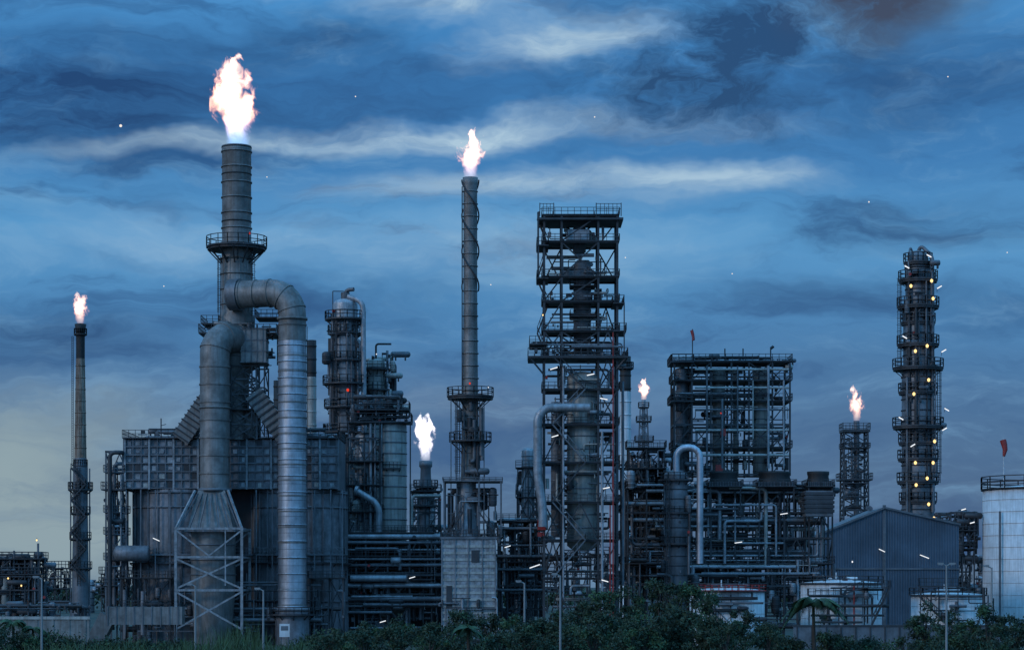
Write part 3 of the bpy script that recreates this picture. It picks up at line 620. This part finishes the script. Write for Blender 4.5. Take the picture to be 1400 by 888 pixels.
# ------------------------------------------------------------------ flames (emissive gas volumes)
def flame(u,D,vb,W,H,lean,seed,power=1.0,blue=.6,w=0,white=0):
    k=D/3000; m=bpy.data.materials.new('burning_gas'); nt,N,L=nodes(m); o=N.new('ShaderNodeOutputMaterial')
    try: m.cycles.volume_step_rate=.25
    except Exception as e: print(e)
    def mth(op,a,c=None,cl=False):
        n=N.new('ShaderNodeMath'); n.operation=op; n.use_clamp=cl
        for i,x in enumerate((a,c)):
            if x is None: continue
            if isinstance(x,(int,float)): n.inputs[i].default_value=x
            else: L.new(x,n.inputs[i])
        return n.outputs[0]
    tc=N.new('ShaderNodeTexCoord'); sp=N.new('ShaderNodeSeparateXYZ'); L.new(tc.outputs['Object'],sp.inputs[0]); x,y,z=sp.outputs
    mp=N.new('ShaderNodeMapping'); mp.inputs['Location'].default_value=(seed*3.1,seed,seed*1.7); mp.inputs['Scale'].default_value=(1.9,1.0,2.2); L.new(tc.outputs['Object'],mp.inputs[0])
    n1=N.new('ShaderNodeTexNoise'); n1.inputs['Scale'].default_value=1.3; n1.inputs['Detail'].default_value=1; L.new(mp.outputs[0],n1.inputs['Vector'])
    n2=N.new('ShaderNodeTexNoise'); n2.inputs['Scale'].default_value=3.0; n2.inputs['Detail'].default_value=5; n2.inputs['Roughness'].default_value=.62; n2.inputs['Distortion'].default_value=.8; L.new(mp.outputs[0],n2.inputs['Vector'])
    xo=mth('SUBTRACT',x,mth('MULTIPLY',z,lean)); xo=mth('ADD',xo,mth('MULTIPLY',mth('MULTIPLY',mth('SUBTRACT',n1.outputs[0],.5),1.3),z))
    wr=N.new('ShaderNodeFloatCurve'); c=wr.mapping.curves[0]; c.points[0].location=(0,.2); c.points[1].location=(1,.02)
    for a in ((.18,.23),(.38,.34),(.62,.28),(.85,.15)): c.points.new(*a)
    wr.mapping.update(); L.new(z,wr.inputs['Value'])
    rr=mth('SQRT',mth('ADD',mth('MULTIPLY',xo,xo),mth('MULTIPLY',y,y))); d=mth('SUBTRACT',1.12,mth('DIVIDE',rr,mth('MAXIMUM',wr.outputs[0],.01)))
    d=mth('ADD',d,mth('MULTIPLY',mth('SUBTRACT',n2.outputs[0],.53),mth('ADD',mth('MULTIPLY',z,5.0),1.0)))
    mr=N.new('ShaderNodeMapRange'); mr.interpolation_type='SMOOTHSTEP'; mr.inputs[1].default_value=0; mr.inputs[2].default_value=.4; L.new(d,mr.inputs[0])
    cr=N.new('ShaderNodeValToRGB'); e=cr.color_ramp.elements; e[0].position=0; e[0].color=(1,.3+white*.5,.14+white*.7,1); e[1].position=.9; e[1].color=(1,.8+white*.15,.6+white*.35,1); q=e.new(.35); q.color=(1,.52+white*.4,.32+white*.6,1); L.new(d,cr.inputs[0])
    bl=N.new('ShaderNodeMapRange'); bl.inputs[1].default_value=.02; bl.inputs[2].default_value=.3; bl.inputs[3].default_value=blue; bl.inputs[4].default_value=0; L.new(z,bl.inputs[0])
    mx=N.new('ShaderNodeMix'); mx.data_type='RGBA'; L.new(bl.outputs[0],mx.inputs[0]); L.new(cr.outputs[0],mx.inputs[6]); mx.inputs[7].default_value=(.05,.4,1,1)
    em=N.new('ShaderNodeEmission'); L.new(mx.outputs[2],em.inputs[0]); st=mth('MULTIPLY',mr.outputs[0],mth('MULTIPLY',mth('ADD',mth('MULTIPLY',z,2.4,True),.14),7.0*power/(W*k)))
    L.new(st,em.inputs[1]); L.new(em.outputs[0],o.inputs['Volume'])
    me=bpy.data.meshes.new('flame'); n=16; vs=[(.5*math.cos(2*math.pi*i/n),.5*math.sin(2*math.pi*i/n),zz) for zz in (0,1) for i in range(n)]
    me.from_pydata(vs,[],[tuple(range(n))[::-1],tuple(range(n,2*n))]+[(i,(i+1)%n,n+(i+1)%n,n+i) for i in range(n)]); me.materials.append(m)
    ob=bpy.data.objects.new('flame',me); ob.location=((u-700)*k,D+w*k,EYE+(800-vb)*k); ob.scale=(W*k,W*k,H*k); sc.collection.objects.link(ob)
flame(323,300,197,80,132,-.16,1.3,1.1,.95,20); flame(643,310,243,46,70,.12,2.7,.8,.4); flame(110,420,442,27,45,-.05,3.9,.6,0); flame(582,360,629,36,66,-.1,5.1,.7,.1,0,1); flame(880,560,546,19,31,.1,6.6,.7,0); flame(1171,430,575,25,50,0,8.2,.5,0)
MT['star']=emis('starlight',(1,.9,.8),1.0); b=B('stars',8000)
for (u,v,r) in ((165,172,2.0),(486,132,.9),(365,242,.8),(813,160,.9),(1296,105,.9),(1188,276,1.0),(671,389,.8),(855,352,.8),(1001,374,.8),(224,391,.8),(1377,345,.8)): b.lathe(u,0,[(.05,v-r),(r*.8,v-r*.6),(r,v),(r*.8,v+r*.6),(.05,v+r)],'star',10)
b.done()
# ------------------------------------------------------------------ sky
Wd=bpy.data.worlds.new('World'); sc.world=Wd; Wd.name='sky'; Wd.use_nodes=True; nt=Wd.node_tree; N=nt.nodes; L=nt.links; N.clear()
def mth(op,a,c=None,cl=False):
    n=N.new('ShaderNodeMath'); n.operation=op; n.use_clamp=cl
    for i,x in enumerate((a,c)):
        if x is None: continue
        if isinstance(x,(int,float)): n.inputs[i].default_value=x
        else: L.new(x,n.inputs[i])
    return n.outputs[0]
def mr(x,a,b_,c=0,d=1,sm=True):
    n=N.new('ShaderNodeMapRange'); n.interpolation_type='SMOOTHSTEP' if sm else 'LINEAR'
    for i,v in enumerate((a,b_,c,d)): n.inputs[i+1].default_value=v
    L.new(x,n.inputs[0]); return n.outputs[0]
def mix(f,a,c,bt='MIX'):
    n=N.new('ShaderNodeMix'); n.data_type='RGBA'; n.blend_type=bt; n.clamp_factor=True
    for i,x in ((0,f),(6,a),(7,c)):
        if isinstance(x,(int,float)): n.inputs[i].default_value=x
        elif isinstance(x,tuple): n.inputs[i].default_value=x
        else: L.new(x,n.inputs[i])
    return n.outputs[2]
tc=N.new('ShaderNodeTexCoord'); sp=N.new('ShaderNodeSeparateXYZ'); L.new(tc.outputs['Generated'],sp.inputs[0]); X,Y,Z=sp.outputs
az=mth('ARCTAN2',X,Y); el=mth('ARCSINE',Z); cb=N.new('ShaderNodeCombineXYZ'); L.new(mth('MULTIPLY',az,3),cb.inputs[0]); L.new(mth('MULTIPLY',el,3),cb.inputs[1]); P=cb.outputs[0]
def noi(scl,sx,sy,det=5,ro=.55,dis=0,off=0,vec=None):
    mp=N.new('ShaderNodeMapping'); mp.inputs['Scale'].default_value=(sx,sy,1); mp.inputs['Location'].default_value=(off,off*.7,off*.3); L.new(vec or P,mp.inputs[0]); n=N.new('ShaderNodeTexNoise'); n.inputs['Scale'].default_value=scl; n.inputs['Detail'].default_value=det; n.inputs['Roughness'].default_value=ro; n.inputs['Distortion'].default_value=dis; L.new(mp.outputs[0],n.inputs['Vector']); return n
wn=noi(1,2.5,5,5,.62); v1=N.new('ShaderNodeVectorMath'); v1.operation='SUBTRACT'; L.new(wn.outputs['Color'],v1.inputs[0]); v1.inputs[1].default_value=(.5,.5,.5)
v2=N.new('ShaderNodeVectorMath'); v2.operation='MULTIPLY'; L.new(v1.outputs[0],v2.inputs[0]); v2.inputs[1].default_value=(.34,.14,0); v3=N.new('ShaderNodeVectorMath'); v3.operation='ADD'; L.new(P,v3.inputs[0]); L.new(v2.outputs[0],v3.inputs[1]); PW=v3.outputs[0]
spw=N.new('ShaderNodeSeparateXYZ'); L.new(PW,spw.inputs[0]); tt=spw.outputs[1]
cr=N.new('ShaderNodeValToRGB'); e=cr.color_ramp.elements; e[0].position=0; e[0].color=lin(84,110,138); e[1].position=1; e[1].color=lin(80,150,205)
for p,c in ((.12,(76,108,144)),(.3,(68,112,158)),(.42,(70,128,180)),(.55,(84,150,202)),(.66,(60,124,182)),(.78,(52,116,176)),(.9,(70,140,200))): q=e.new(p); q.color=lin(*c)
L.new(mth('MULTIPLY',tt,1.15),cr.inputs[0]); col=cr.outputs[0]
a=noi(1,1.6,7,5,.55,.3,3,PW); col=mix(mr(a.outputs[0],.5,.72,0,.85),col,lin(30,76,128)); col=mix(mr(a.outputs[0],.46,.28,0,.5),col,lin(124,172,208))
c2=noi(1,3.2,14,6,.64,.4,9,PW); col=mix(mr(c2.outputs[0],.5,.75,0,.5),col,lin(120,168,208)); col=mix(mr(c2.outputs[0],.5,.3,0,.6),col,lin(38,84,136))
def masks(lst):
    tot=None
    for (u,v,a_,b_,rot,s_) in lst:
        mp=N.new('ShaderNodeMapping'); mp.vector_type='TEXTURE'; mp.inputs['Location'].default_value=((u-700)/1000,(800-v)/1000,0); mp.inputs['Rotation'].default_value=(0,0,math.radians(rot)); mp.inputs['Scale'].default_value=(a_/1000,b_/1000,1); L.new(PW,mp.inputs[0])
        sm=N.new('ShaderNodeVectorMath'); sm.operation='LENGTH'; L.new(mp.outputs[0],sm.inputs[0]); k=mr(sm.outputs['Value'],1,0,0,s_); tot=k if tot is None else mth('ADD',tot,k)
    return tot
wis=noi(1,4,16,6,.66,.6,5,PW); wm=mr(wis.outputs[0],.34,.62,.3,1.15,False); puf=noi(1,7,13,6,.68,.3,2,PW); pm=mr(puf.outputs[0],.38,.62,.05,1.1,False)
gl=masks([(20,600,330,100,0,.7),(0,740,440,140,0,.9),(60,690,420,160,0,.5)]); col=mix(mth('MULTIPLY',gl,mr(wis.outputs[0],.3,.6,.6,1),True),col,lin(140,162,172))
dk=masks([(120,140,380,120,0,1.2),(60,470,260,70,0,.8),(1250,310,280,50,0,.8),(1150,400,300,40,0,.5),(1300,130,260,90,0,.6),(420,70,220,50,0,.6),(450,420,240,40,0,.4)])
col=mix(mth('MULTIPLY',dk,wm,True),col,lin(24,66,116))
br=masks([(640,30,190,40,-3,1.0),(430,-4,160,24,0,.8),(775,80,190,38,5,.95),(560,180,360,30,3,.9),(650,185,160,26,0,.5),(880,178,330,22,0,.4),(760,252,440,42,2,.8),(1010,240,200,34,-3,.5),(250,205,280,24,3,.5),(300,330,300,60,0,.35),(700,350,420,70,0,.35),(600,560,500,70,0,.2)])
col=mix(mth('MULTIPLY',br,mth('MULTIPLY',wm,.92),True),col,lin(172,200,220))
d2=masks([(900,110,230,95,12,1.1),(1020,160,260,60,-5,.9),(600,8,130,18,-5,.9),(1100,80,260,90,0,.8),(1000,40,200,50,0,.6)]); col=mix(mth('MULTIPLY',d2,pm,True),col,lin(32,74,120))
pk=masks([(1190,15,250,95,0,1.2)]); col=mix(mth('MULTIPLY',pk,mr(puf.outputs[0],.3,.62,.5,1),True),col,lin(60,72,98))
# brighter overcast towards the zenith; unseen glow behind the viewer added to light fronts
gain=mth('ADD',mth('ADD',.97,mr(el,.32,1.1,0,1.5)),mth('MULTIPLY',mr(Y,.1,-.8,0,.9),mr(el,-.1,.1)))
sky=N.new('ShaderNodeTexSky'); sky.sky_type='NISHITA'; sky.sun_disc=False; sky.sun_elevation=math.radians(4); sky.sun_rotation=math.radians(215)
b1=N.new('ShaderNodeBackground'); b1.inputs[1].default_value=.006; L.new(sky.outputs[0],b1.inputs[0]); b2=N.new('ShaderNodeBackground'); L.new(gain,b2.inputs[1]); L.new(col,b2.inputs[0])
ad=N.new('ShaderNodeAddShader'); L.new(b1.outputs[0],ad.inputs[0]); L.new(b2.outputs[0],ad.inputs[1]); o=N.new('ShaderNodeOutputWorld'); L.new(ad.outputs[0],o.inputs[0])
ld=bpy.data.lights.new('sun','SUN'); ld.energy=.6; ld.angle=math.radians(12); ld.color=(1,.93,.86); lo=bpy.data.objects.new('sun',ld); d=Vector((.75,.58,-.42)); lo.rotation_euler=d.to_track_quat('-Z','Y').to_euler(); lo.location=(-50,-50,100); sc.collection.objects.link(lo)
cd=bpy.data.cameras.new('camera'); cd.sensor_width=36; cd.lens=36*3000/1400; cd.shift_y=356/1400; cd.clip_end=20000; co=bpy.data.objects.new('camera',cd); co.location=(0,0,EYE); co.rotation_euler=(math.radians(90),0,0); sc.collection.objects.link(co); sc.camera=co
